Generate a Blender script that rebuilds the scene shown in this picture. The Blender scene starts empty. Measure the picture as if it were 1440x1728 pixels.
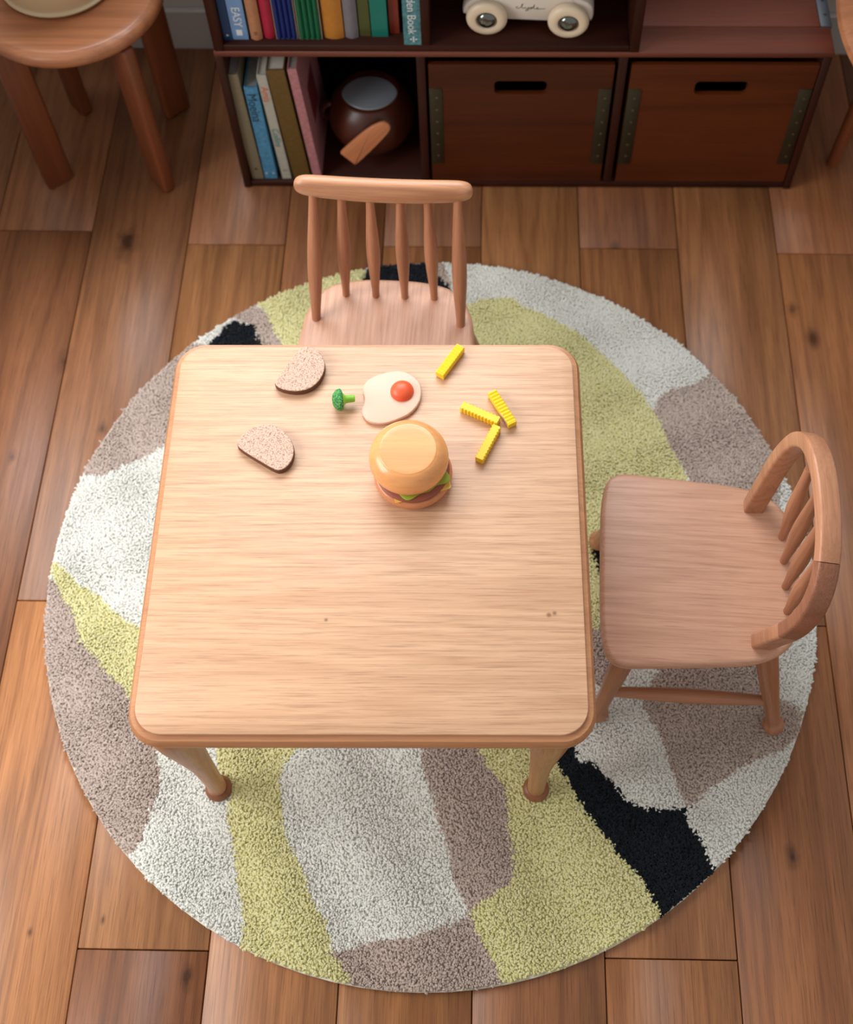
import bpy, bmesh, math, random
import numpy as np
from mathutils import Vector, Matrix, Euler

random.seed(7)
RNG = np.random.default_rng(11)
SC = bpy.context.scene
COL = SC.collection
PI = math.pi

# ------------------------------------------------------------------ camera
cam_data = bpy.data.cameras.new('camera')
cam = bpy.data.objects.new('camera', cam_data)
COL.objects.link(cam)
cam_data.sensor_fit = 'HORIZONTAL'
cam_data.sensor_width = 36.0
cam_data.lens = 2202.778 / 1440 * 36.0
cam_data.shift_x = -(781.851 - 720) / 1440
cam_data.shift_y = -(864 - 637.150) / 1440
_r = Vector((0.9998, 0.0171, -0.0050)).normalized()
_f = Vector((-0.0131, 0.5150, -0.8571)).normalized()
_u = _r.cross(_f).normalized()
_r = _f.cross(_u).normalized()
cam.matrix_world = Matrix(((_r.x, _u.x, -_f.x, 0.5892), (_r.y, _u.y, -_f.y, -0.4351), (_r.z, _u.z, -_f.z, 2.098), (0, 0, 0, 1)))
cam_data.dof.use_dof = True
cam_data.dof.focus_distance = 1.80
cam_data.dof.aperture_fstop = 5.0
SC.camera = cam

# ------------------------------------------------------------------ world, light, exposure
world = bpy.data.worlds.new('world')
SC.world = world
world.use_nodes = True
_bg = world.node_tree.nodes['Background']
_bg.inputs['Color'].default_value = (1.0, 0.96, 0.92, 1)
_bg.inputs['Strength'].default_value = 0.52

def area(name, loc, target, sx, sy, power, color):
    d = bpy.data.lights.new(name, 'AREA')
    d.shape = 'RECTANGLE'; d.size = sx; d.size_y = sy; d.energy = power; d.color = color
    o = bpy.data.objects.new(name, d); COL.objects.link(o)
    o.location = loc
    o.rotation_euler = (Vector(target) - Vector(loc)).to_track_quat('-Z', 'Y').to_euler()
    return o
# daylight through the window in the back wall and through the one on the left
area('window_daylight_left', (-1.74, 0.02, 1.70), (0.6, 0.10, 0.25), 1.6, 1.5, 66, (1.0, 0.99, 0.985))
area('window_daylight_back', (0.10, 1.66, 1.85), (0.15, -1.0, 1.2), 1.7, 1.25, 56, (0.93, 0.97, 1.0))

SC.view_settings.view_transform = 'Standard'
SC.view_settings.look = 'None'
SC.view_settings.gamma = 1.0
SC.view_settings.use_curve_mapping = False
SC.view_settings.exposure = -0.12

# ------------------------------------------------------------------ materials
def srgb(c):
    c = [x / 255.0 for x in c]
    return tuple(x / 12.92 if x <= 0.04045 else ((x + 0.055) / 1.055) ** 2.4 for x in c) + (1.0,)

def new_mat(name):
    m = bpy.data.materials.new(name); m.use_nodes = True
    nt = m.node_tree
    return m, nt, nt.nodes['Principled BSDF']

def N(nt, typ, **kw):
    n = nt.nodes.new(typ)
    for k, v in kw.items():
        if k in n.inputs.keys(): n.inputs[k].default_value = v
        else: setattr(n, k, v)
    return n

def mixc(nt, a, b, fac, mode='MIX'):
    n = nt.nodes.new('ShaderNodeMix'); n.data_type = 'RGBA'; n.blend_type = mode
    for sock, v in ((n.inputs[0], fac), (n.inputs[6], a), (n.inputs[7], b)):
        if hasattr(v, 'links'): nt.links.new(v, sock)
        else: sock.default_value = v
    return n.outputs[2]

def mathn(nt, op, a, b=None):
    n = nt.nodes.new('ShaderNodeMath'); n.operation = op
    for i, v in enumerate((a, b)):
        if v is None: continue
        if hasattr(v, 'links'): nt.links.new(v, n.inputs[i])
        else: n.inputs[i].default_value = v
    return n.outputs[0]

def ramp(nt, fac, stops):
    n = nt.nodes.new('ShaderNodeValToRGB')
    e = n.color_ramp.elements
    while len(e) < len(stops): e.new(0.5)
    for el, (p, c) in zip(e, stops):
        el.position = p; el.color = c
    nt.links.new(fac, n.inputs[0])
    return n.outputs[0]

def plain(name, rgb, rough=0.5, metal=0.0, spec=0.5, coat=0.0, noise=0.0, nscale=200):
    m, nt, b = new_mat(name)
    c = srgb(rgb)
    if noise:
        tc = N(nt, 'ShaderNodeTexCoord')
        nz = N(nt, 'ShaderNodeTexNoise', Scale=nscale, Detail=3.0)
        nt.links.new(tc.outputs['Object'], nz.inputs['Vector'])
        lo = tuple(x * (1 - noise) for x in c[:3]) + (1,); hi = tuple(min(1, x * (1 + noise)) for x in c[:3]) + (1,)
        nt.links.new(ramp(nt, nz.outputs['Fac'], [(0.3, lo), (0.7, hi)]), b.inputs['Base Color'])
    else:
        b.inputs['Base Color'].default_value = c
    b.inputs['Roughness'].default_value = rough
    b.inputs['Metallic'].default_value = metal
    b.inputs['Specular IOR Level'].default_value = spec
    b.inputs['Coat Weight'].default_value = coat
    return m

def wood(name, light, dark, axis='X', rough=0.42, scale=1.0, ring=9.0, ringamt=0.35, pore=0.35, tint=False, vary=0.12, knots=0.0, boards=None, spots=None, wspots=None, coat=0.0, bump=0.12, spec=0.5):
    """grain stretched along an object axis; every object gets its own cut of the timber"""
    m, nt, b = new_mat(name)
    tc = N(nt, 'ShaderNodeTexCoord'); oi = N(nt, 'ShaderNodeObjectInfo')
    off = nt.nodes.new('ShaderNodeVectorMath'); off.operation = 'SCALE'
    off.inputs[0].default_value = (13.7, 9.1, 5.3)
    nt.links.new(oi.outputs['Random'], off.inputs['Scale'])
    add = nt.nodes.new('ShaderNodeVectorMath'); add.operation = 'ADD'
    nt.links.new(tc.outputs['Object'], add.inputs[0]); nt.links.new(off.outputs[0], add.inputs[1])
    vec = add.outputs[0]
    btone = None
    if boards:
        sp = N(nt, 'ShaderNodeSeparateXYZ'); nt.links.new(tc.outputs['Object'], sp.inputs[0])
        idx = None
        for yb in boards:
            g = mathn(nt, 'GREATER_THAN', sp.outputs['Y'], yb)
            idx = g if idx is None else mathn(nt, 'ADD', idx, g)
        cx = N(nt, 'ShaderNodeCombineXYZ')
        nt.links.new(mathn(nt, 'MULTIPLY', idx, 3.37), cx.inputs[0]); nt.links.new(mathn(nt, 'MULTIPLY', idx, 1.91), cx.inputs[1])
        a2 = nt.nodes.new('ShaderNodeVectorMath'); a2.operation = 'ADD'
        nt.links.new(vec, a2.inputs[0]); nt.links.new(cx.outputs[0], a2.inputs[1]); vec = a2.outputs[0]
    def mapped(along, across):
        mp = N(nt, 'ShaderNodeMapping')
        s = {'X': (along, across, across), 'Y': (across, along, across), 'Z': (across, across, along)}[axis]
        mp.inputs['Scale'].default_value = [x * scale for x in s]
        nt.links.new(vec, mp.inputs['Vector']); return mp.outputs[0]
    n1 = N(nt, 'ShaderNodeTexNoise', Scale=1.0, Detail=2.0, Roughness=0.45)
    nt.links.new(mapped(0.42, 8.0), n1.inputs['Vector'])
    rings = mathn(nt, 'SINE', mathn(nt, 'MULTIPLY', n1.outputs['Fac'], ring * 2 * PI))
    rings = mathn(nt, 'MULTIPLY_ADD', rings, 0.5); nt.nodes[-1].inputs[2].default_value = 0.5
    rings = mathn(nt, 'POWER', rings, 2.2)
    n2 = N(nt, 'ShaderNodeTexNoise', Scale=1.0, Detail=5.0, Roughness=0.62)
    nt.links.new(mapped(5.0, 210.0), n2.inputs['Vector'])
    n3 = N(nt, 'ShaderNodeTexNoise', Scale=1.0, Detail=3.0, Roughness=0.6)
    nt.links.new(mapped(16.0, 620.0), n3.inputs['Vector'])
    L = srgb(light); D = srgb(dark)
    base = mixc(nt, L, D, mathn(nt, 'MULTIPLY', rings, ringamt))
    st = ramp(nt, n2.outputs['Fac'], [(0.35, (0, 0, 0, 1)), (0.75, (1, 1, 1, 1))])
    base = mixc(nt, base, D, mathn(nt, 'MULTIPLY', st, 0.45))
    po = ramp(nt, n3.outputs['Fac'], [(0.50, (0, 0, 0, 1)), (0.72, (1, 1, 1, 1))])
    deep = tuple(x * 0.55 for x in D[:3]) + (1,)
    base = mixc(nt, base, deep, mathn(nt, 'MULTIPLY', po, pore))
    if knots:
        vo = N(nt, 'ShaderNodeTexVoronoi', Scale=1.0)
        nt.links.new(mapped(3.6, 7.0), vo.inputs['Vector'])
        kn = ramp(nt, vo.outputs['Distance'], [(0.03, (1, 1, 1, 1)), (0.11, (0, 0, 0, 1))])
        sx = N(nt, 'ShaderNodeSeparateColor'); nt.links.new(vo.outputs['Color'], sx.inputs[0])
        kn = mathn(nt, 'MULTIPLY', kn, mathn(nt, 'GREATER_THAN', sx.outputs[0], 0.66))
        base = mixc(nt, base, tuple(x * 0.25 for x in D[:3]) + (1,), mathn(nt, 'MULTIPLY', kn, knots))
        n4 = N(nt, 'ShaderNodeTexNoise', Scale=1.0, Detail=3.0)
        nt.links.new(mapped(1.6, 11.0), n4.inputs['Vector'])
        bl = ramp(nt, n4.outputs['Fac'], [(0.52, (0, 0, 0, 1)), (0.78, (1, 1, 1, 1))])
        base = mixc(nt, base, deep, mathn(nt, 'MULTIPLY', bl, 0.55))
    for sxy, sr in (spots or []):
        dv = nt.nodes.new('ShaderNodeVectorMath'); dv.operation = 'DISTANCE'
        nt.links.new(tc.outputs['Object'], dv.inputs[0]); dv.inputs[1].default_value = (*sxy, 0)
        sk = ramp(nt, mathn(nt, 'DIVIDE', dv.outputs['Value'], sr), [(0.25, (1, 1, 1, 1)), (1.0, (0, 0, 0, 1))])
        base = mixc(nt, base, tuple(x * 0.45 for x in D[:3]) + (1,), mathn(nt, 'MULTIPLY', sk, 0.75))
    if wspots:                                              # knots that stay where they are on the floor
        ge = N(nt, 'ShaderNodeNewGeometry'); ad = nt.nodes.new('ShaderNodeVectorMath'); ad.operation = 'MULTIPLY'; ad.inputs[1].default_value = (1.0, 0.55, 0.0)
        wb = N(nt, 'ShaderNodeTexNoise', Scale=45.0, Detail=2.0); nt.links.new(ge.outputs['Position'], wb.inputs['Vector'])
        nt.links.new(ge.outputs['Position'], ad.inputs[0])
        wv = mathn(nt, 'MULTIPLY_ADD', wb.outputs['Fac'], 1.1); nt.nodes[-1].inputs[2].default_value = -0.55
        for (wx, wy), sr, am in wspots:
            dv = nt.nodes.new('ShaderNodeVectorMath'); dv.operation = 'DISTANCE'
            nt.links.new(ad.outputs[0], dv.inputs[0]); dv.inputs[1].default_value = (wx, wy * 0.55, 0)
            sk = ramp(nt, mathn(nt, 'ADD', mathn(nt, 'DIVIDE', dv.outputs['Value'], sr), wv), [(0.10, (1, 1, 1, 1)), (0.45, (0.45, 0.45, 0.45, 1)), (1.0, (0, 0, 0, 1))])
            base = mixc(nt, base, tuple(x * 0.16 for x in D[:3]) + (1,), mathn(nt, 'MULTIPLY', sk, am))
    hsv = N(nt, 'ShaderNodeHueSaturation')
    nt.links.new(base, hsv.inputs['Color'])
    v = mathn(nt, 'MULTIPLY_ADD', oi.outputs['Random'], 2 * vary); nt.nodes[-1].inputs[2].default_value = 1.0 - vary
    nt.links.new(v, hsv.inputs['Value'])
    out = hsv.outputs[0]
    if tint: out = mixc(nt, out, oi.outputs['Color'], 1.0, 'MULTIPLY')
    nt.links.new(out, b.inputs['Base Color'])
    rr = mathn(nt, 'MULTIPLY_ADD', n2.outputs['Fac'], 0.18); nt.nodes[-1].inputs[2].default_value = rough - 0.09
    nt.links.new(rr, b.inputs['Roughness'])
    b.inputs['Coat Weight'].default_value = coat; b.inputs['Specular IOR Level'].default_value = spec
    bp = N(nt, 'ShaderNodeBump'); bp.inputs['Strength'].default_value = bump; bp.inputs['Distance'].default_value = 0.0006
    nt.links.new(n3.outputs['Fac'], bp.inputs['Height']); nt.links.new(bp.outputs[0], b.inputs['Normal'])
    return m

# ------------------------------------------------------------------ mesh helpers
def link(o, parent=None, loc=(0, 0, 0), rot=(0, 0, 0)):
    COL.objects.link(o)
    if parent is not None: o.parent = parent
    o.location = loc; o.rotation_euler = rot
    return o

def put(name, verts, faces, mat, parent=None, loc=(0, 0, 0), rot=(0, 0, 0), angle=40):
    me = bpy.data.meshes.new(name)
    me.from_pydata([tuple(v) for v in verts], [], faces)
    return finish(name, me, mat, parent, loc, rot, angle)

def finish(name, me, mat, parent, loc, rot, angle=40):
    bm = bmesh.new(); bm.from_mesh(me); bmesh.ops.recalc_face_normals(bm, faces=bm.faces); bm.to_mesh(me); bm.free()
    if angle:
        for p in me.polygons: p.use_smooth = True
        me.set_sharp_from_angle(angle=math.radians(angle))
    me.materials.append(mat)
    return link(bpy.data.objects.new(name, me), parent, loc, rot)

def put_bm(name, bm, mat, parent=None, loc=(0, 0, 0), rot=(0, 0, 0), angle=40):
    me = bpy.data.meshes.new(name); bm.to_mesh(me); bm.free()
    return finish(name, me, mat, parent, loc, rot, angle)

def add_box(bm, c, s, bev=0.0, seg=1, rotz=0.0):
    r = bmesh.ops.create_cube(bm, size=1.0)
    vs = r['verts']
    bmesh.ops.scale(bm, vec=s, verts=vs)
    if bev:
        es = list({e for v in vs for e in v.link_edges})
        r2 = bmesh.ops.bevel(bm, geom=es, offset=bev, segments=seg, profile=0.5, affect='EDGES')
        vs = list({v for v in r2['verts']} | {v for v in vs if v.is_valid})
    if rotz: bmesh.ops.rotate(bm, cent=(0, 0, 0), matrix=Matrix.Rotation(rotz, 3, 'Z'), verts=vs)
    bmesh.ops.translate(bm, vec=c, verts=vs)

def box(name, c, s, mat, parent=None, bev=0.0015, seg=1, loc=(0, 0, 0), rot=(0, 0, 0)):
    """box of size s centred on c (object origin at c)"""
    bm = bmesh.new(); add_box(bm, (0, 0, 0), s, bev, seg)
    return put_bm(name, bm, mat, parent, c, rot, 50)

def lathe(name, prof, mat, parent=None, loc=(0, 0, 0), rot=(0, 0, 0), n=28, offs=None, angle=50):
    vs, fs = [], []
    for i, (r, z) in enumerate(prof):
        ox, oy = offs[i] if offs else (0, 0)
        for k in range(n):
            a = 2 * PI * k / n
            vs.append((ox + r * math.cos(a), oy + r * math.sin(a), z))
    for i in range(len(prof) - 1):
        for k in range(n):
            a, b = i * n + k, i * n + (k + 1) % n
            fs.append((a, b, b + n, a + n))
    fs.append(tuple(range(n - 1, -1, -1))); m0 = (len(prof) - 1) * n
    fs.append(tuple(m0 + k for k in range(n)))
    return put(name, vs, fs, mat, parent, loc, rot, angle)

def spindle(name, p0, p1, radii, mat, parent, n=14, flat=1.0):
    """turned rod from p0 to p1; radii = [(t, r)], the object axis Z runs along the rod"""
    p0, p1 = Vector(p0), Vector(p1); d = p1 - p0; L = d.length
    prof = smooth_prof([(r, t * L) for t, r in radii])
    q = d.to_track_quat('Z', 'Y')
    return lathe(name, prof, mat, parent, p0, q.to_euler(), n)

def smooth_prof(p, k=3):
    out = []
    for i in range(len(p) - 1):
        a = p[max(i - 1, 0)]; b = p[i]; c = p[i + 1]; d = p[min(i + 2, len(p) - 1)]
        for j in range(k):
            t = j / k
            h = lambda q0, q1, q2, q3: 0.5 * (2 * q1 + (q2 - q0) * t + (2 * q0 - 5 * q1 + 4 * q2 - q3) * t * t + (3 * q1 - q0 - 3 * q2 + q3) * t ** 3)
            out.append(tuple(h(a[m], b[m], c[m], d[m]) for m in range(len(b))))
    out.append(tuple(p[-1])); return out

def smooth_loop(p, it=2):
    for _ in range(it):
        q = []
        for i in range(len(p)):
            a, b = p[i], p[(i + 1) % len(p)]
            q.append((0.75 * a[0] + 0.25 * b[0], 0.75 * a[1] + 0.25 * b[1])); q.append((0.25 * a[0] + 0.75 * b[0], 0.25 * a[1] + 0.75 * b[1]))
        p = q
    return p

def rrect(hx, hy, r, seg=8):
    out = []
    for cx, cy, a0 in ((hx - r, hy - r, 0), (-hx + r, hy - r, 90), (-hx + r, -hy + r, 180), (hx - r, -hy + r, 270)):
        for k in range(seg + 1):
            a = math.radians(a0 + 90 * k / seg); out.append((cx + r * math.cos(a), cy + r * math.sin(a)))
    return out

def ccw(o):
    return o if sum(o[i][0] * o[(i + 1) % len(o)][1] - o[(i + 1) % len(o)][0] * o[i][1] for i in range(len(o))) > 0 else o[::-1]

def slab(name, outline, prof, mat, parent=None, loc=(0, 0, 0), rot=(0, 0, 0), angle=35):
    """outline swept through (inset, z) rings from bottom to top, capped at both ends"""
    o = ccw(outline); n = len(o); nr = []
    for i in range(n):
        a, c = Vector(o[i - 1]), Vector(o[(i + 1) % n]); t = (c - a).normalized(); nr.append((-t.y, t.x))
    vs, fs = [], []
    for ins, z in prof:
        for i in range(n): vs.append((o[i][0] + nr[i][0] * ins, o[i][1] + nr[i][1] * ins, z))
    for k in range(len(prof) - 1):
        for i in range(n):
            a, b = k * n + i, k * n + (i + 1) % n; fs.append((a, b, b + n, a + n))
    fs.append(tuple(range(n - 1, -1, -1))); m0 = (len(prof) - 1) * n; fs.append(tuple(m0 + i for i in range(n)))
    return put(name, vs, fs, mat, parent, loc, rot, angle)

def round_prof(t, r, z0=0.0, seg=4):
    p = []
    for k in range(seg + 1):
        a = PI / 2 * k / seg; p.append((r - r * math.sin(a), z0 + r - r * math.cos(a)))
    for k in range(seg + 1):
        a = PI / 2 * k / seg; p.append((r - r * math.cos(a), z0 + t - r + r * math.sin(a)))
    return p

def sweep(name, pts, secs, mat, parent=None, loc=(0, 0, 0), rot=(0, 0, 0), up=(0, 0, 1), angle=35):
    """cross sections (list of (a, b)) carried along pts; a runs along side, b along the plane normal up"""
    P = [Vector(p) for p in pts]; up = Vector(up).normalized(); vs, fs = [], []; n = len(secs[0])
    for i, p in enumerate(P):
        t = (P[min(i + 1, len(P) - 1)] - P[max(i - 1, 0)]).normalized(); s = t.cross(up).normalized(); w = s.cross(t).normalized()
        for a, b in secs[i]: vs.append(p + s * a + w * b)
    for k in range(len(P) - 1):
        for i in range(n):
            a, b = k * n + i, k * n + (i + 1) % n; fs.append((a, b, b + n, a + n))
    fs.append(tuple(range(n - 1, -1, -1))); m0 = (len(P) - 1) * n; fs.append(tuple(m0 + i for i in range(n)))
    return put(name, vs, fs, mat, parent, loc, rot, angle)

def ellsec(a, b, n=16, pw=1.0):
    out = []
    for k in range(n):
        t = 2 * PI * k / n; c, s = math.cos(t), math.sin(t)
        out.append((a * math.copysign(abs(c) ** pw, c), b * math.copysign(abs(s) ** pw, s)))
    return out

def tag(o, label, cat, group=None, kind=None):
    o['label'] = label; o['category'] = cat
    if group: o['group'] = group
    if kind: o['kind'] = kind
    return o

def thing(name, label, cat, loc=(0, 0, 0), rotz=0.0, group=None):
    o = bpy.data.objects.new(name, None); o.empty_display_size = 0.05
    link(o, None, loc, (0, 0, rotz)); return tag(o, label, cat, group)

def structure(o): o['kind'] = 'structure'; return o

def copy_tree(o, parent=None):
    c = o.copy(); COL.objects.link(c)
    if parent is not None: c.parent = parent
    for ch in list(o.children): copy_tree(ch, c)
    return c

def text(name, body, size, mat, parent, loc, down=True, shear=0.0):
    """flat lettering on a face that looks towards -Y; down: reads from top to bottom"""
    cu = bpy.data.curves.new(name, 'FONT'); cu.body = body; cu.size = size; cu.extrude = 0.0002; cu.align_x = 'CENTER'; cu.align_y = 'CENTER'; cu.shear = shear
    cu.materials.append(mat)
    o = bpy.data.objects.new(name, cu); COL.objects.link(o)
    if down: M = Matrix(((0, 1, 0), (0, 0, -1), (-1, 0, 0)))
    else: M = Matrix(((1, 0, 0), (0, 0, -1), (0, 1, 0)))
    me = bpy.data.meshes.new_from_object(o.evaluated_get(bpy.context.evaluated_depsgraph_get()))
    bpy.data.objects.remove(o); bpy.data.curves.remove(cu); me.name = name
    if not me.materials: me.materials.append(mat)
    return link(bpy.data.objects.new(name, me), parent, loc, M.to_euler())
# ------------------------------------------------------------------ material library
WS = [((-0.121, 1.13), 0.03, 0.85), ((1.077, -0.026), 0.014, 0.9), ((1.04, 0.164), 0.011, 0.8), ((0.169, -0.209), 0.013, 0.7), ((-0.104, 0.708), 0.012, 0.7), ((0.006, 0.851), 0.012, 0.6), ((1.192, 0.991), 0.014, 0.6), ((-0.075, -0.152), 0.006, 0.7), ((0.032, -0.132), 0.005, 0.7), ((-0.2, 0.853), 0.018, 0.55), ((-0.258, 0.647), 0.01, 0.6)]
M_FLOOR = wood('floor_oak', (176, 123, 82), (112, 69, 42), 'Y', rough=0.4, ring=12, ringamt=0.38, pore=0.55, tint=True, vary=0.06, knots=0.85, wspots=WS)
M_SUB = plain('floor_gap', (28, 18, 12), 0.9)
M_TABLE = wood('table_oak', (221, 177, 141), (170, 118, 83), 'X', rough=0.42, ring=22, ringamt=0.25, pore=0.50,  vary=0.0, boards=(-0.045, 0.02, 0.17), spots=(((-0.0516, -0.1372), 0.0035), ((0.242, -0.130), 0.0045), ((0.2495, -0.1275), 0.004)), bump=0.1)
M_TRIM = wood('table_edge_oak', (204, 146, 102), (158, 102, 66), 'X', rough=0.36, ring=6, ringamt=0.3, pore=0.3, vary=0.0)
M_TLEG = wood('table_leg_oak', (190, 136, 94), (150, 96, 60), 'Z', rough=0.38, ring=6, ringamt=0.3, pore=0.3, vary=0.04)
M_TRING = wood('table_foot_oak', (150, 92, 58), (112, 64, 38), 'Z', rough=0.4, vary=0.04)
M_SEAT = wood('chair_seat_oak', (216, 166, 137), (174, 121, 94), 'Y', rough=0.40, ring=26, ringamt=0.26, pore=0.42, vary=0.02)
M_CROD = wood('chair_rod_oak', (188, 130, 96), (140, 88, 60), 'Z', rough=0.40, ring=14, ringamt=0.42, pore=0.3, vary=0.06)
M_CREST = wood('chair_crest_oak', (208, 152, 114), (150, 98, 66), 'X', rough=0.36, ring=22, ringamt=0.55, pore=0.3, vary=0.02)
M_BOW = wood('chair_bow_oak', (194, 138, 104), (150, 96, 68), 'X', rough=0.38, ring=14, ringamt=0.35, pore=0.3, vary=0.03)
M_BOWD = wood('chair_bow_end_grain', (164, 108, 80), (112, 66, 46), 'X', rough=0.45, ring=6, ringamt=0.35, pore=0.6, vary=0.02)
M_SHELF = wood('shelf_mahogany', (60, 23, 12), (33, 12, 6), 'X', spec=0.25, rough=0.46, ring=6, ringamt=0.4, pore=0.3, vary=0.05)
M_SHELFV = wood('shelf_mahogany_upright', (60, 23, 12), (33, 12, 6), 'Z', spec=0.25, rough=0.46, ring=6, ringamt=0.4, pore=0.3, vary=0.05)
M_DECK = wood('shelf_deck', (122, 64, 48), (86, 42, 30), 'X', rough=0.42, ring=6, ringamt=0.4, pore=0.3, vary=0.06)
M_DRAW = wood('drawer_front', (104, 50, 20), (60, 25, 9), 'X', spec=0.25, rough=0.46, ring=5, ringamt=0.4, pore=0.3, vary=0.02, tint=True)
M_STOOL = wood('stool_wood', (180, 118, 80), (134, 80, 52), 'X', rough=0.34, ring=8, ringamt=0.4, pore=0.25, vary=0.03, coat=0.15)
M_STLEG = wood('stool_leg_wood', (140, 78, 46), (94, 48, 26), 'Z', rough=0.40, ring=6, ringamt=0.4, pore=0.25, vary=0.05)
M_BRASS = plain('bracket_metal', (62, 56, 38), 0.5, 0.6, noise=0.15)
M_RIVET = plain('rivet_metal', (120, 108, 76), 0.35, 0.8)
M_STEEL = plain('grey_strip', (80, 86, 94), 0.5, 0.2)
M_DARK = plain('screw_dark', (34, 32, 32), 0.5)
M_WALL = plain('wall_paint', (206, 202, 196), 0.8)
M_BASE = plain('baseboard_paint', (200, 198, 194), 0.5)
M_PAGE = plain('book_pages', (206, 200, 188), 0.9, noise=0.06, nscale=900)
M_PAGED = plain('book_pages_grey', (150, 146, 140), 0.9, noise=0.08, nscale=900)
M_INKW = plain('ink_white', (214, 220, 222), 0.6)
M_INKK = plain('ink_dark', (22, 50, 64), 0.6)
M_INKB = plain('ink_brown', (58, 40, 30), 0.6)
M_INKR = plain('ink_red', (206, 96, 66), 0.6)
M_INKT = plain('ink_teal', (60, 130, 130), 0.6)

# ------------------------------------------------------------------ the room
floor = bpy.data.objects.new('floor', None); link(floor); structure(floor)
structure(box('subfloor', (0.3, 0.35, -0.03), (4.7, 2.9, 0.03), M_SUB, floor, 0))
PW = 0.196
joints = {}
for i in range(-11, 15):
    base = 1.130 if i % 2 == 0 else 0.360
    joints[i] = [base + k * 1.303 for k in range(-3, 4)]
joints[-2] = [y + 0.029 for y in joints[-2]]; joints[-1] = [y + 0.012 for y in joints[-1]]; joints[5] = [y - 0.013 for y in joints[5]]; joints[6] = [y - 0.008 for y in joints[6]]
tones = {(-3, 0): (0.70, 0.64, 0.60), (-2, 0): (0.78, 0.70, 0.66), (-2, -1): (0.72, 0.62, 0.60), (-1, 0): (0.78, 0.71, 0.67), (-1, -1): (1.22, 1.16, 1.08), (0, 0): (0.86, 0.78, 0.76), (0, -1): (1.08, 1.06, 0.98),  # board tones; the back-left ones are also darkened to paint in shade there
         (0, -2): (0.66, 0.56, 0.54), (-2, -2): (1.2, 1.15, 1.05), (1, 0): (0.80, 0.72, 0.68), (1, -1): (1.10, 1.06, 1.0), (2, -1): (1.0, 0.94, 0.88), (2, 0): (0.74, 0.66, 0.62), (2, -2): (0.98, 0.94, 0.86),
         (3, 0): (1.02, 1.0, 0.90), (3, -1): (0.86, 0.76, 0.68), (4, 0): (0.78, 0.66, 0.60), (4, -1): (0.98, 0.92, 0.86), (4, -2): (0.88, 0.80, 0.72), (5, 0): (1.0, 0.94, 0.86), (5, -1): (0.84, 0.72, 0.64), (6, 0): (0.86, 0.74, 0.68), (6, -1): (0.98, 0.88, 0.80)}
for i in range(-11, 15):
    ys = [y for y in joints[i] if -1.1 < y < 1.79]
    cuts = [-1.1] + ys + [1.79]
    for a, b in zip(cuts[:-1], cuts[1:]):
        if b - a < 0.03: continue
        base = joints[i][3]
        row = round((min(b, 1.79) - base) / 1.303 + 0.49) - 1 if b < 1.78 else 0
        bm = bmesh.new(); add_box(bm, (0, 0, 0), (PW - 0.0016, b - a - 0.0016, 0.015), 0.0011)
        p = put_bm('plank', bm, M_FLOOR, floor, ((i + 0.5) * PW, (a + b) / 2, -0.0075 + random.uniform(-0.0002, 0.0001)), (0, 0, 0), 50)
        t = tones.get((i, row))
        if t is None:
            v = random.choice((0.78, 0.88, 0.96, 1.05)); t = (v, v * random.uniform(0.92, 0.98), v * random.uniform(0.86, 0.95))
        p.color = (*t, 1)

# back wall with a wide window above the shelf; left wall with a window
YW = 1.679
bm = bmesh.new()
def wall_with_hole(x0, x1, z0, z1, hx0, hx1, hz0, hz1, t):
    bm = bmesh.new()
    for a, b, c, d in ((x0, hx0, z0, z1), (hx1, x1, z0, z1), (hx0, hx1, z0, hz0), (hx0, hx1, hz1, z1)):
        add_box(bm, ((a + b) / 2, t / 2, (c + d) / 2), (b - a, t, d - c))
    return bm
bm.free()
structure(put_bm('wall_back', wall_with_hole(-2.05, 2.65, 0, 2.7, -0.80, 1.00, 1.10, 2.45, 0.12), M_WALL, None, (0, YW, 0), (0, 0, 0), 30))
structure(put_bm('wall_left', wall_with_hole(-1.6, 1.68, 0, 2.7, -0.78, 0.82, 0.95, 2.45, 0.12), M_WALL, None, (-1.93, 0, 0), (0, 0, PI / 2), 30))
structure(put_bm('added_shade_wall', (lambda q: (add_box(q, (-1.20, 1.265, 1.35), (1.40, 0.828, 2.7)), q)[1])(bmesh.new()), M_WALL, None, (0, 0, 0), (0, 0, 0), 30))  # unseen block added to keep window light off the stool corner
def window(name, w, h, loc, rz):
    o = bpy.data.objects.new(name, None); link(o, None, loc, (0, 0, rz)); structure(o)
    bm = bmesh.new()
    for c, s in (((0, 0.06, h / 2 - 0.02), (w, 0.05, 0.04)), ((0, 0.06, -h / 2 + 0.02), (w, 0.05, 0.04)), ((-w / 2 + 0.02, 0.06, 0), (0.04, 0.05, h - 0.08)), ((w / 2 - 0.02, 0.06, 0), (0.04, 0.05, h - 0.08))):
        add_box(bm, c, s, 0.003)
    put_bm('window_frame', bm, M_BASE, o)
    box('window_sill', (0, -0.02, -h / 2 - 0.012), (w + 0.1, 0.10, 0.024), M_BASE, o, 0.004)
window('window_1', 1.8, 1.35, (0.10, YW, 1.775), 0)
window('window_2', 1.6, 1.5, (-1.93, 0.02, 1.70), PI / 2)
bb = put_bm('baseboard_back', (lambda b: (add_box(b, (0.30, YW - 0.006, 0.05), (4.46, 0.012, 0.10), 0.0), add_box(b, (0.30, YW - 0.007, 0.105), (4.46, 0.014, 0.012), 0.003), b)[2])(bmesh.new()), M_BASE, None)
structure(bb)
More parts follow.
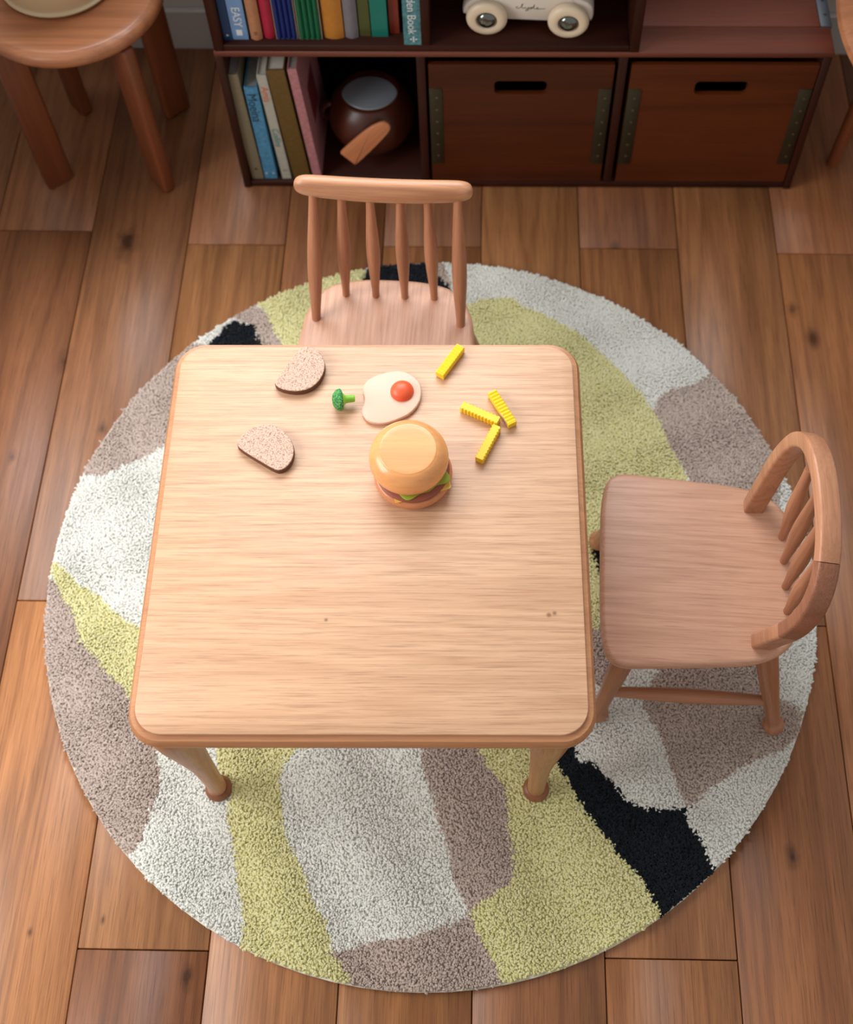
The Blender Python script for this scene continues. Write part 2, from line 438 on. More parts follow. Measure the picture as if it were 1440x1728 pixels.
# ------------------------------------------------------------------ round rug
RCX, RCY, RR = 0.5093, 0.4287, 0.6555
PATCHES = [["greige",[[-0.146,0.533],[-0.127,0.603],[-0.08,0.607],[-0.026,0.634],[0.009,0.656],[0.072,0.702],[0.144,0.741],[0.132,0.856],[0.002,0.907],[-0.083,0.801],[-0.15,0.675]]],["lime",[[-0.163,0.454],[-0.123,0.428],[-0.082,0.396],[-0.047,0.37],[-0.007,0.339],[0.017,0.327],[0.092,0.304],[0.215,0.26],[0.269,0.202],[0.245,0.153],[0.188,0.152],[0.108,0.18],[0.024,0.198],[0.012,0.214],[-0.022,0.247],[-0.064,0.291],[-0.098,0.346],[-0.13,0.395]]],["greige",[[-0.167,0.421],[-0.13,0.395],[-0.098,0.346],[-0.064,0.291],[-0.022,0.247],[0.012,0.214],[0.024,0.198],[0.048,0.164],[0.075,0.13],[0.086,0.094],[0.09,0.058],[0.087,0.022],[0.078,-0.014],[0.067,-0.045],[0.001,-0.041],[-0.113,0.129]]],["lime",[[0.168,0.161],[0.242,0.182],[0.338,0.169],[0.318,0.129],[0.289,0.102],[0.281,0.079],[0.285,0.043],[0.298,-0.002],[0.319,-0.053],[0.35,-0.112],[0.376,-0.157],[0.391,-0.186],[0.405,-0.212],[0.413,-0.263],[0.248,-0.234],[0.247,-0.171],[0.241,-0.122],[0.231,-0.072],[0.22,-0.02],[0.203,0.046],[0.184,0.087]]],["greige",[[0.377,-0.171],[0.415,-0.165],[0.45,-0.161],[0.502,-0.151],[0.55,-0.135],[0.582,-0.113],[0.597,-0.145],[0.616,-0.181],[0.634,-0.224],[0.638,-0.274],[0.414,-0.278],[0.405,-0.212],[0.391,-0.186]]],["greige",[[0.503,0.148],[0.489,0.205],[0.526,0.265],[0.576,0.206],[0.591,0.132],[0.615,0.093],[0.636,0.062],[0.64,0.004],[0.648,-0.04],[0.644,-0.074],[0.616,-0.091],[0.582,-0.113],[0.568,-0.083],[0.557,-0.05],[0.538,0.002],[0.527,0.047],[0.506,0.087]]],["lime",[[0.591,0.132],[0.576,0.206],[0.623,0.257],[0.672,0.208],[0.704,0.146],[0.722,0.095],[0.749,0.055],[0.77,0.019],[0.805,-0.028],[0.843,-0.07],[0.862,-0.1],[0.878,-0.144],[0.763,-0.21],[0.635,-0.274],[0.634,-0.224],[0.616,-0.181],[0.597,-0.145],[0.582,-0.113],[0.616,-0.091],[0.644,-0.074],[0.648,-0.04],[0.64,0.004],[0.636,0.062],[0.615,0.093]]],["navy",[[0.722,0.095],[0.704,0.146],[0.662,0.208],[0.71,0.218],[0.744,0.135],[0.751,0.11],[0.773,0.107],[0.8,0.078],[0.827,0.051],[0.858,0.037],[0.883,0.036],[0.916,0.046],[0.919,0.019],[0.935,-0.0],[0.946,-0.035],[0.972,-0.068],[0.878,-0.144],[0.862,-0.1],[0.843,-0.07],[0.805,-0.028],[0.77,0.019],[0.749,0.055]]],["greige",[[0.887,0.26],[0.86,0.211],[0.869,0.18],[0.895,0.107],[0.908,0.057],[0.921,0.048],[0.942,0.062],[0.996,0.099],[1.055,0.13],[1.1,0.152],[1.155,0.177],[1.115,0.197],[1.106,0.205],[1.08,0.217],[1.062,0.243],[1.072,0.294],[1.017,0.334],[0.928,0.322]]],["greige",[[0.766,0.334],[0.842,0.335],[0.843,0.28],[0.827,0.255],[0.789,0.239],[0.739,0.238],[0.682,0.277],[0.702,0.329]]],["lime",[[0.553,0.942],[0.556,0.977],[0.587,0.993],[0.612,1.0],[0.655,0.995],[0.695,0.967],[0.745,0.936],[0.784,0.907],[0.842,0.842],[0.889,0.786],[0.908,0.742],[0.927,0.696],[0.946,0.654],[0.958,0.612],[0.967,0.561],[0.917,0.449],[0.842,0.335],[0.766,0.334],[0.702,0.329],[0.633,0.5],[0.579,0.71]]],["navy",[[0.789,0.474],[0.817,0.48],[0.83,0.436],[0.799,0.431]]],["greige",[[0.902,0.758],[0.921,0.779],[0.952,0.799],[1.012,0.829],[1.038,0.868],[1.162,0.743],[1.147,0.657],[1.117,0.604],[1.118,0.552],[1.064,0.506],[0.995,0.55],[0.962,0.612],[0.946,0.654],[0.927,0.696],[0.908,0.742]]],["lime",[[0.155,0.98],[0.193,1.045],[0.354,1.1],[0.358,1.033],[0.392,0.994],[0.464,0.913],[0.402,0.808],[0.271,0.78],[0.207,0.89],[0.191,0.937]]],["greige",[[0.106,0.949],[0.146,0.987],[0.191,0.937],[0.213,0.883],[0.176,0.856],[0.173,0.892],[0.156,0.925]]],["navy",[[0.073,0.881],[0.08,0.897],[0.116,0.938],[0.152,0.928],[0.173,0.892],[0.194,0.843],[0.126,0.804]]],["navy",[[0.358,1.033],[0.359,1.1],[0.498,1.109],[0.505,1.059],[0.514,1.031],[0.531,1.007],[0.507,0.968],[0.404,0.994]]],["greige",[[0.498,1.095],[0.518,1.08],[0.534,1.007],[0.514,1.031],[0.503,1.052]]]]
PILE = {'ivory': ((251, 251, 244), (242, 242, 233)), 'greige': ((216, 198, 186), (192, 174, 162)), 'lime': ((244, 240, 186), (233, 226, 160)), 'navy': ((26, 31, 38), (12, 15, 20))}
pile_mats = {}
for k, (hi, lo) in PILE.items():
    m, nt, b = new_mat('pile_' + k)
    tc = N(nt, 'ShaderNodeTexCoord'); nz = N(nt, 'ShaderNodeTexNoise', Scale=160.0, Detail=2.0)
    nt.links.new(tc.outputs['Object'], nz.inputs['Vector'])
    nt.links.new(ramp(nt, nz.outputs['Fac'], [(0.3, srgb(lo)), (0.6, srgb(hi))]), b.inputs['Base Color'])
    b.inputs['Roughness'].default_value = 0.95; b.inputs['Specular IOR Level'].default_value = 0.1
    b.inputs['Sheen Weight'].default_value = 0.15
    tr = N(nt, 'ShaderNodeBsdfTranslucent'); mx = N(nt, 'ShaderNodeMixShader'); mx.inputs[0].default_value = 0.0 if k == 'navy' else 0.20
    nt.links.new(nt.nodes['Color Ramp'].outputs[0], tr.inputs['Color']); nt.links.new(b.outputs[0], mx.inputs[1]); nt.links.new(tr.outputs[0], mx.inputs[2])
    nt.links.new(mx.outputs[0], nt.nodes['Material Output'].inputs['Surface'])
    pile_mats[k] = m
rug = lathe('round_rug', [(RR - 0.006, 0.0), (RR - 0.002, 0.002), (RR - 0.002, 0.0095), (RR - 0.006, 0.0112)], plain('rug_backing', (226, 222, 206), 0.95), None, (RCX, RCY, 0), n=96)
tag(rug, 'large round shaggy rug patterned in ivory, greige, lime yellow and navy under the table', 'rug')

def inside(poly, X, Y):
    r = np.zeros(len(X), bool); n = len(poly)
    for i in range(n):
        x1, y1 = poly[i]; x2, y2 = poly[(i + 1) % n]
        c = ((y1 > Y) != (y2 > Y))
        with np.errstate(divide='ignore', invalid='ignore'):
            r ^= c & (X < (x2 - x1) * (Y - y1) / (y2 - y1 + 1e-12) + x1)
    return r
SPC = 0.0029
gx, gy = np.meshgrid(np.arange(-RR, RR, SPC), np.arange(-RR, RR, SPC * 0.9))
gx = gx.ravel() + RNG.uniform(-0.5, 0.5, gx.size) * SPC; gy = gy.ravel() + RNG.uniform(-0.5, 0.5, gy.size) * SPC
keep = np.hypot(gx, gy) < RR - 0.0045
gx, gy = gx[keep], gy[keep]
wob = lambda a, b, k: 0.004 * np.sin(a * 61 + k) * np.sin(b * 47 + 2 * k) + RNG.normal(0, 0.0016, len(a))
tx, ty = gx + RCX + wob(gx, gy, 1.3), gy + RCY + wob(gy, gx, 0.4)
own = np.full(len(gx), -1)
for k, (c, poly) in enumerate(PATCHES): own[inside(poly, tx, ty)] = k

def tufts(X, Y, name, mat, parent):
    """one short rounded curl of yarn per point: three sides, two rings and a tip"""
    n = len(X); S = 3
    lean = RNG.normal(0, 0.0022, (n, 2)) + np.stack([0.0020 * np.sin(X * 38 + Y * 21), 0.0020 * np.cos(Y * 44 - X * 17)], 1)
    h = RNG.uniform(0.0160, 0.0173, n) + 0.0006 * np.sin(X * 70) * np.sin(Y * 64); ph = RNG.uniform(0, 2 * PI, n)
    rs = (0.0040, 0.0025); ts = (0.0, 0.75); fat = RNG.uniform(0.85, 1.15, n)
    V = np.zeros((n, 7, 3), np.float32)
    for k in range(2):
        for j in range(S):
            a = ph + 2 * PI * j / S + 0.4 * k
            V[:, k * S + j, 0] = X + lean[:, 0] * ts[k] + rs[k] * fat * np.cos(a)
            V[:, k * S + j, 1] = Y + lean[:, 1] * ts[k] + rs[k] * fat * np.sin(a)
            V[:, k * S + j, 2] = 0.0112 if k == 0 else h - 0.0015
    V[:, 6, 0] = X + lean[:, 0]; V[:, 6, 1] = Y + lean[:, 1]; V[:, 6, 2] = h
    f = []
    for j in range(S): f += [j, (j + 1) % S, S + (j + 1) % S, S + j]
    for j in range(S): f += [S + j, S + (j + 1) % S, 6]
    f = np.array(f, np.int32); L = len(f)
    loops = (np.arange(n, dtype=np.int32)[:, None] * 7 + f[None]).ravel()
    me = bpy.data.meshes.new(name); me.vertices.add(n * 7); me.vertices.foreach_set('co', V.ravel())
    me.loops.add(len(loops)); me.loops.foreach_set('vertex_index', loops)
    st = np.concatenate([np.arange(3) * 4, 12 + np.arange(3) * 3]).astype(np.int32)
    me.polygons.add(n * 6); me.polygons.foreach_set('loop_start', (np.arange(n, dtype=np.int32)[:, None] * L + st[None]).ravel())
    me.polygons.foreach_set('use_smooth', np.ones(n * 6, bool))
    me.update(calc_edges=True); me.validate()
    me.materials.append(mat)
    o = bpy.data.objects.new(name, me); link(o, parent); o['kind'] = 'stuff'; return o
def patch_label(k):
    c = PATCHES[k][0]
    x = np.mean([p[0] for p in PATCHES[k][1]]) - RCX; y = np.mean([p[1] for p in PATCHES[k][1]]) - RCY
    return {'greige': 'greige', 'lime': 'lime yellow', 'navy': 'navy black'}[c] + ' patch of shaggy pile'
sel = own == -1
o = tufts(gx[sel], gy[sel], 'pile', pile_mats['ivory'], rug); o['label'] = 'ivory shaggy pile of the rug'
for k, (c, poly) in enumerate(PATCHES):
    sel = own == k
    if sel.sum() < 5: continue
    o = tufts(gx[sel], gy[sel], 'pile_patch', pile_mats[c], rug); o['label'] = patch_label(k)

# ------------------------------------------------------------------ table
TX, TY, TH = 0.4397, 0.3114, 0.4616
table = thing('play_table', 'low square oak children\'s table with rounded corners and moulded edge', 'table', (TX, TY, 0), 0.014)
out = rrect(0.300, 0.300, 0.046, 10)
slab('table_edge', out, [(0.016, -0.033), (0.006, -0.031), (0.0015, -0.026), (0.0, -0.019), (0.0012, -0.012), (0.0045, -0.0065), (0.0085, -0.0058), (0.0118, -0.0052), (0.0150, -0.0062)], M_TRIM, table, (0, 0, TH))
slab('tabletop', rrect(0.2885, 0.2885, 0.037, 10), [(0.0, -0.0060), (0.0, -0.0010), (0.0004, -0.0003), (0.0012, 0.0)], M_TABLE, table, (0, 0, TH))
bm = bmesh.new()
for c, s in (((0, 0.232, 0), (0.42, 0.018, 0.06)), ((0, -0.232, 0), (0.42, 0.018, 0.06)), ((0.232, 0, 0), (0.018, 0.42, 0.06)), ((-0.232, 0, 0), (0.018, 0.42, 0.06))): add_box(bm, c, s, 0.002)
put_bm('apron', bm, M_TRIM, table, (0, 0, TH - 0.033 - 0.030))
for sx, sy, fx, fy in ((-1, -1, -0.256, -0.248), (1, -1, 0.241, -0.248), (-1, 1, -0.247, 0.248), (1, 1, 0.247, 0.248)):
    prof = [(0.0130, 0.016), (0.0138, 0.030), (0.0140, 0.06), (0.0148, 0.11), (0.0168, 0.17), (0.0205, 0.23), (0.0250, 0.29), (0.0285, 0.34), (0.0300, 0.375), (0.0290, 0.41), (0.0270, TH - 0.034)]
    offs = [(0, 0), (0, 0), (0, 0), (.0005, 0), (.0015, 0), (.004, 0), (.007, 0), (.0095, 0), (.0100, 0), (.0070, 0), (.004, 0)]
    full = smooth_prof([(r, z, o_[0]) for (r, z), o_ in zip(prof, offs)])
    d = 1 / math.sqrt(2)
    lg = lathe('leg', [(r, z) for r, z, _ in full], M_TLEG, table, (fx, fy, 0), n=24, offs=[(e * sx * d, e * sy * d) for _, _, e in full])
    lathe('foot_ring', smooth_prof([(0.0150, 0.006), (0.0190, 0.010), (0.0208, 0.016), (0.0200, 0.022), (0.0160, 0.026), (0.0136, 0.027)]), M_TRING, lg, n=24)

# ------------------------------------------------------------------ chairs (sitter faces local -Y)
half = [(0.0, -0.148), (0.118, -0.147), (0.158, -0.130), (0.153, -0.06), (0.147, 0.02), (0.141, 0.085), (0.112, 0.135), (0.055, 0.150), (0.0, 0.151)]
SEAT = half + [(-x, y) for x, y in half[-2:0:-1]]
SEAT = smooth_loop(SEAT, 3)
ZS = 0.275
def chair_base(root, wood_seat):
    slab('seat', SEAT, [(0.012, -0.022), (0.004, -0.020), (0.0008, -0.015), (0.0, -0.010), (0.0012, -0.004), (0.0045, -0.0008), (0.0085, 0.0)], wood_seat, root, (0, 0, ZS))
    feet = {}
    for sx in (-1, 1):
        for top, foot in (((0.112 * sx, -0.098), (0.152 * sx, -0.132)), ((0.104 * sx, 0.096), (0.157 * sx, 0.154))):
            p0 = Vector((foot[0], foot[1], 0.008)); p1 = Vector((top[0], top[1], ZS - 0.018)); L = (p1 - p0).length
            lg = spindle('leg', p0, p1, [(0, 0.0105), (0.035, 0.0150), (0.075, 0.0176), (0.10, 0.0160), (0.125, 0.0120), (0.20, 0.0118), (0.40, 0.0135), (0.7, 0.0165), (1.0, 0.0185)], M_CROD, root, 20)
            feet[(sx, foot[1] < 0)] = (p0, p1)
    at = lambda k, t: feet[k][0].lerp(feet[k][1], t)
    for sx in (-1, 1):
        spindle('stretcher', at((sx, True), 0.36), at((sx, False), 0.36), [(0, 0.0075), (0.5, 0.0120), (1, 0.0075)], M_CROD, root, 14)

SPR = [(0, 0.0062), (0.12, 0.0068), (0.30, 0.0096), (0.46, 0.0112), (0.62, 0.0102), (0.85, 0.0074), (1, 0.0066)]
c1 = thing('spindle_back_chair', 'small oak child\'s chair with straight crest rail and turned spindles behind the table', 'chair', (0.432, 0.705, 0), math.radians(-2.2))
chair_base(c1, M_SEAT)
CZ, CY = 0.515, 0.150
xs = np.sin(np.linspace(-1, 1, 41) * PI / 2); path, secs = [], []
for s in xs:
    e = max(0.10, (1 - abs(s) ** 16) ** 0.42); mid = 1 - s * s
    path.append((s * 0.1395 - 0.003, CY + 0.004 * s * s, CZ - 0.004 * mid)); secs.append(ellsec((0.0140 + 0.001 * mid) * e, (0.0172 + 0.0048 * mid) * e, 18, 0.85))
sweep('crest_rail', path, secs, M_CREST, c1)
for x0, x1 in ((-0.0765, -0.0690), (-0.0255, -0.0245), (0.0235, 0.0225), (0.0735, 0.0660)):
    spindle('spindle', (x0, 0.114, ZS - 0.004), (x1, CY - 0.002, CZ - 0.016), SPR, M_CROD, c1, 16)
for s in (-1, 1):
    spindle('back_post', (s * 0.1215, 0.062, ZS - 0.004), (s * 0.1130, CY - 0.002, CZ - 0.010), [(0, 0.0072), (0.10, 0.0082), (0.30, 0.0112), (0.46, 0.0122), (0.65, 0.0108), (0.9, 0.0076), (1, 0.0070)], M_CROD, c1, 16)

c2 = thing('bow_back_chair', 'small oak child\'s chair with a bent bow back standing right of the table', 'chair', (0.920, 0.3310, 0), -PI / 2 - math.radians(2.4))
chair_base(c2, M_SEAT)
LEAN = math.radians(9.8); BY = 0.087
bowp = smooth_prof([(-0.1075, -0.004), (-0.1180, 0.05), (-0.1270, 0.10), (-0.1300, 0.145), (-0.1230, 0.192), (-0.0980, 0.230), (-0.0540, 0.252), (0.0, 0.258), (0.0540, 0.252), (0.0980, 0.230), (0.1230, 0.192), (0.1300, 0.145), (0.1270, 0.10), (0.1180, 0.05), (0.1075, -0.004)], 5)
bow3 = [(u, BY + v * math.sin(LEAN), ZS + v * math.cos(LEAN)) for u, v in bowp]
bn = (0, math.cos(LEAN), -math.sin(LEAN))
def bow_part(a, b, m, lab):
    secs = []
    for i in range(a, b + 1):
        secs.append([(x, y) for x, y in rrect(0.0112, 0.0152, 0.0040, 3)])
    o = sweep('bow_segment', bow3[a:b + 1], secs, m, c2, up=bn); o['label'] = lab
nb = len(bow3) - 1
bow_part(0, 43, M_BOW, 'pale bow segment on the far side'); bow_part(43, 60, M_BOWD, 'darker bow segment showing end grain'); bow_part(60, nb, M_BOW, 'bow segment joining the near side of the seat')
for x0, x1 in ((-0.0590, -0.0690), (-0.0205, -0.0230), (0.0205, 0.0230), (0.0590, 0.0690)):
    vt = 0.244 - 9.0 * x1 * x1 * 0.62
    spindle('spindle', (x0, 0.1275, ZS - 0.004), (x1, BY + vt * math.sin(LEAN), ZS + vt * math.cos(LEAN) - 0.006), [(t, r * 1.02) for t, r in SPR], M_CROD, c2, 16)

# ------------------------------------------------------------------ bookshelf (two stacked cabinets)
SH = thing('bookshelf', 'dark reddish brown low bookshelf with cubbies and a plank deck along the back wall', 'shelf', (0.100, 1.2751, 0), 0.009)
WID, DEP, TOPZ = 1.119, 0.360, 0.383
def sbox(name, x0, x1, y0, y1, z0, z1, m, bev=0.0012):
    return box(name, ((x0 + x1) / 2, (y0 + y1) / 2, (z0 + z1) / 2), (x1 - x0, y1 - y0, z1 - z0), m, SH, bev)
sbox('side_panel', 0.0, 0.015, 0, DEP, 0, TOPZ - 0.013, M_SHELFV)
sbox('side_panel', WID - 0.015, WID, 0, DEP, 0, TOPZ - 0.013, M_SHELFV)
sbox('bottom_panel', 0.015, WID - 0.015, 0.002, DEP, 0.002, 0.018, M_SHELF)
sbox('divider', 0.3655, 0.3815, 0.001, DEP - 0.006, 0.018, TOPZ - 0.013, M_SHELFV)
sbox('divider', 0.7350, 0.7510, 0.001, DEP - 0.006, 0.018, TOPZ - 0.013, M_SHELFV)
sbox('back_panel', 0.015, WID - 0.015, DEP - 0.006, DEP, 0.018, TOPZ - 0.013, M_SHELF, 0)
yb = [0.0, 0.0665, 0.138, 0.212, 0.286, DEP]
for k in range(5):
    sbox('deck_board', 0.0, WID + (0.002 if k == 0 else -0.016), yb[k] + 0.0006, yb[k + 1] - 0.0006, TOPZ - 0.013, TOPZ, M_DECK, 0.0010)
st = sbox('metal_strip', WID - 0.015, WID + 0.006, 0.069, DEP, TOPZ - 0.010, TOPZ - 0.001, M_STEEL, 0.001); st['label'] = 'grey metal edging strip'
for yy in (0.098, 0.135, 0.23):
    lathe('screw', [(0.0028, 0.0040), (0.0028, 0.0052), (0.0015, 0.0058)], M_DARK, st, (0.001, yy - 0.2145, 0), n=10)
# upper cabinet on the deck
UW, UZ, UH = 0.768, TOPZ, 0.37
sbox('side_panel', 0.002, 0.020, 0, DEP, UZ, UZ + UH, M_SHELFV)
sbox('side_panel', UW - 0.018, UW, 0, DEP, UZ, UZ + UH, M_SHELFV)
sbox('divider', 0.3765, 0.3925, 0.001, DEP - 0.006, UZ + 0.015, UZ + UH - 0.015, M_SHELFV)
sbox('bottom_panel', 0.020, UW - 0.018, 0.001, DEP, UZ, UZ + 0.015, M_SHELF)
sbox('top_panel', 0.020, UW - 0.018, 0, DEP, UZ + UH - 0.015, UZ + UH, M_SHELF)
sbox('back_panel', 0.020, UW - 0.018, DEP - 0.006, DEP, UZ + 0.015, UZ + UH - 0.015, M_SHELF, 0)

def drawer(x0, x1, label):
    w, h, d = x1 - x0, 0.329, 0.325
    o = thing('storage_crate', label, 'crate', (0.100 + math.cos(0.009) * x0 - 0.003 * math.sin(0.009), 1.2751 + 0.009 * x0 + 0.003, 0.0205), 0.009, 'wooden crates sliding into the shelf')
    bm = bmesh.new()
    outer = [(0, 0), (w, 0), (w, h), (0, h)]
    cx, cz = w / 2, 0.270
    slot = [(cx + x, cz + z) for x, z in rrect(0.0490, 0.0170, 0.009, 4)]
    for lp in (outer, slot):
        vs = [bm.verts.new((x, 0, z)) for x, z in lp]
        for i in range(len(vs)): bm.edges.new((vs[i], vs[(i + 1) % len(vs)]))
    bmesh.ops.triangle_fill(bm, use_beauty=True, edges=bm.edges[:])
    r = bmesh.ops.extrude_face_region(bm, geom=bm.faces[:])
    bmesh.ops.translate(bm, vec=(0, 0.009, 0), verts=[v for v in r['geom'] if isinstance(v, bmesh.types.BMVert)])
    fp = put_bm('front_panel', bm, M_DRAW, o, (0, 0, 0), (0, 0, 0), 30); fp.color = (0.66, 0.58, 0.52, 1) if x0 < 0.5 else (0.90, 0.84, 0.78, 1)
    bm = bmesh.new()
    add_box(bm, (0.006, d / 2 + 0.012, h / 2 - 0.01), (0.012, d - 0.024, h - 0.02)); add_box(bm, (w - 0.006, d / 2 + 0.012, h / 2 - 0.01), (0.012, d - 0.024, h - 0.02))
    add_box(bm, (w / 2, d - 0.006, h / 2 - 0.01), (w - 0.024, 0.012, h - 0.02)); add_box(bm, (w / 2, d / 2, 0.004), (w - 0.024, d - 0.024, 0.008))
    put_bm('crate_body', bm, M_SHELF, o)
    for xa in (0.0, w - 0.0245):
        b = box('metal_bracket', (xa + 0.01225, -0.0006, 0.1615), (0.0245, 0.0022, 0.212), M_BRASS, o, 0.0006)
        for k in range(6):
            lathe('rivet', [(0.0026, 0.0), (0.0024, 0.0008), (0.0012, 0.0013)], M_RIVET, b, (0.0015, -0.0011, -0.082 + k * 0.0328), (PI / 2, 0, 0), 8)
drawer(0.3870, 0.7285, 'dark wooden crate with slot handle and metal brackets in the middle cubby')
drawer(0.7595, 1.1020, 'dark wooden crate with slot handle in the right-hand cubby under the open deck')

# ------------------------------------------------------------------ books
def book(name, label, x0, x1, y, z, h, depth, rgb, group, lean=0.0, rounded=False, page=None, rough=0.55, noise=0.06, cover=0.0022):
    w = x1 - x0
    o = thing(name, label, 'book', (x0, y, z), 0, group)
    o.rotation_euler = (0, -lean, 0)
    m = plain('cover_' + label.split(' ')[0] + '_%d' % len(bpy.data.materials), tuple(c * 0.86 for c in rgb), rough, noise=noise, nscale=120)
    k = 7 if rounded else 1
    outl = []
    for i in range(k + 1):
        t = i / k
        outl.append((w * t, -(0.005 * math.sin(PI * t) if rounded else 0)))
    outl += [(w, depth), (w - cover, depth), (w - cover, cover * 1.6), (cover, cover * 1.6), (cover, depth), (0, depth)]
    n = len(outl); vs = [(x, yy, 0) for x, yy in outl] + [(x, yy, h) for x, yy in outl]
    bm = bmesh.new(); bv = [bm.verts.new(v) for v in vs]
    for i in range(n): bm.faces.new((bv[i], bv[(i + 1) % n], bv[n + (i + 1) % n], bv[n + i]))
    bm.faces.new(bv[:n][::-1]); bm.faces.new(bv[n:])
    put_bm('cover', bm, m, o, angle=30)
    box('pages', (w / 2, depth / 2 - 0.001, h / 2 - 0.0005), (w - 2 * cover - 0.0004, depth - 0.009, h - 0.007), page or M_PAGE, o, 0)
    return o
UB = 'books in the upper cubby'
ZU = UZ + 0.0152
def ub(lab, x0, x1, y, rgb, h, **kw): return book('book', lab, x0, x1, y, ZU, h, kw.pop('d', 0.14), rgb, UB, **kw)
b = ub('dark blue book with a tiny white emblem, leftmost in the upper cubby', 0.1215, 0.1355, 1.289, (10, 62, 116), 0.20)
lathe('spine_emblem', [(0.0030, 0), (0.0018, 0.0004)], M_INKW, b, (0.007, -0.0001, 0.012), (PI / 2, 0, 0), 3)
b = ub('light blue book with white spine lettering, second from left above', 0.1365, 0.1650, 1.291, (128, 170, 222), 0.21)
text('spine_title', 'EASY', 0.021, M_INKW, b, (0.0140, -0.0004, 0.054)); box('spine_patch', (0.0140, -0.0003, 0.017), (0.0105, 0.0006, 0.013), M_INKW, b, 0)
b = ub('peach coloured book with a small dark mark, beside the light blue one', 0.1690, 0.1900, 1.294, (206, 142, 100), 0.19, rounded=True)
text('spine_mark', 'H', 0.010, M_INKB, b, (0.0105, -0.0052, 0.017))
b = ub('crimson book between the peach book and the navy slipcase', 0.1925, 0.2125, 1.298, (196, 28, 66), 0.185, rounded=True)
def slipcase(lab, x0, x1, rgb, names):
    w = x1 - x0; o = thing('slipcase', lab, 'slipcase', (x0, 1.2935, ZU), 0, 'grey card slipcases in the upper cubby')
    m = plain('slipcase_card', (150, 136, 120), 0.7); t = 0.0014
    for nm, c, s in (('side', (t / 2, 0.07, 0.095), (t, 0.14, 0.19)), ('side', (w - t / 2, 0.07, 0.095), (t, 0.14, 0.19)), ('base', (w / 2, 0.07, t / 2), (w - 2 * t, 0.14, t)), ('back', (w / 2, 0.1395, 0.096), (w - 2 * t, 0.001, 0.188))):
        box(nm, c, s, m, o, 0)
    bw = (w - 2 * t - 0.0008) / len(names)
    for k, nm in enumerate(names):
        book('book', nm, x0 + t + 0.0004 + k * bw, x0 + t + 0.0004 + (k + 1) * bw - 0.0003, 1.2945, ZU + t + 0.0003, 0.18, 0.13, rgb, UB, rounded=True, cover=0.0012)
slipcase('grey card slipcase holding slim navy volumes', 0.2148, 0.2540, (18, 44, 128), ['slim navy volume, %s in the slipcase of navy volumes' % q for q in ('leftmost', 'second from left', 'second from right', 'rightmost')])
slipcase('grey card slipcase holding slim green volumes', 0.2560, 0.2980, (8, 112, 72), ['slim green volume, %s in the slipcase of green volumes' % q for q in ('leftmost', 'second from left', 'second from right', 'rightmost')])
ub('thick orange book right of the green volumes', 0.3010, 0.3370, 1.2985, (212, 138, 46), 0.19, rounded=True)
ub('grey cloth book between the orange and the olive book', 0.3390, 0.3630, 1.300, (134, 130, 138), 0.195, rounded=True)
ub('olive green narrow book beside the grey cloth one', 0.3650, 0.3845, 1.302, (86, 90, 34), 0.19)
ub('teal green book with a plain spine', 0.3865, 0.4160, 1.301, (8, 134, 116), 0.18)
ub('rust red narrow book set back beside the teal one', 0.4185, 0.4360, 1.310, (150, 50, 26), 0.17)
b = ub('blue green patterned book with white serif lettering at the cubby end', 0.4455, 0.4770, 1.2815, (84, 148, 156), 0.23, noise=0.45)
text('spine_title', 'den Book', 0.0215, M_INKW, b, (0.0150, -0.0004, 0.068))
fl = lathe('spine_emblem', [(0.0022, 0), (0.0016, 0.0005)], M_INKW, b, (0.0175, -0.0001, 0.0135), (PI / 2, 0, 0), 6)
for k in range(4):
    lathe('emblem_petal', [(0.0022, 0), (0.0016, 0.0005)], M_INKW, fl, (0.0046 * math.cos(k * PI / 2), 0.0046 * math.sin(k * PI / 2), 0), n=6)

LB = 'books leaning in the lower cubby'
ZL = 0.0182
def lb(lab, xb0, xb1, xt0, zt, rgb, y=1.285, **kw):
    h = zt - ZL; lean = math.atan2(xb0 - xt0, h)
    return book('book', lab, xb0, xb1, y, ZL, h / math.cos(lean) - 0.004, kw.pop('d', 0.20), rgb, LB, lean=lean, **kw)
b = lb('grey beige book leaning left, leftmost in the lower cubby', 0.1180, 0.1415, 0.1090, 0.320, (140, 130, 104), y=1.284, page=M_PAGED)
lathe('spine_emblem', [(0.0034, 0), (0.0024, 0.0004)], M_INKB, b, (0.0120, -0.0001, 0.030), (PI / 2, 0, 0), 8)
b = lb('bright blue paperback with dark lettering leaning second in the lower cubby', 0.1440, 0.1690, 0.1385, 0.286, (84, 160, 206), y=1.285, page=M_PAGED, noise=0.25)
text('spine_title', 'Moeina', 0.0265, M_INKK, b, (0.0105, -0.0004, 0.208)); 
for xx in (0.005, 0.019): lathe('spine_dot', [(0.0022, 0), (0.0014, 0.0004)], M_INKW, b, (xx, -0.0001, 0.016), (PI / 2, 0, 0), 8)
b = lb('white book with red and teal spine writing, middle of the lower cubby', 0.1795, 0.1975, 0.1665, 0.318, (204, 204, 190), y=1.285, d=0.21)
text('spine_title', 'Amis', 0.020, M_INKR, b, (0.0090, -0.0004, 0.245)); text('spine_author', 'Collins', 0.019, M_INKT, b, (0.0090, -0.0004, 0.125), shear=0.3)
box('spine_label', (0.0090, -0.0003, 0.026), (0.009, 0.0006, 0.006), M_PAGED, b, 0)
b = lb('thick olive gold cloth book leaning in the lower cubby', 0.2030, 0.2370, 0.1855, 0.330, (116, 88, 36), y=1.286, noise=0.15, d=0.21)
b = lb('pink floral book at the outer right end of the lower cubby row', 0.2430, 0.2600, 0.2255, 0.334, (206, 140, 146), y=1.286, noise=0.22, page=M_PAGED, d=0.19)
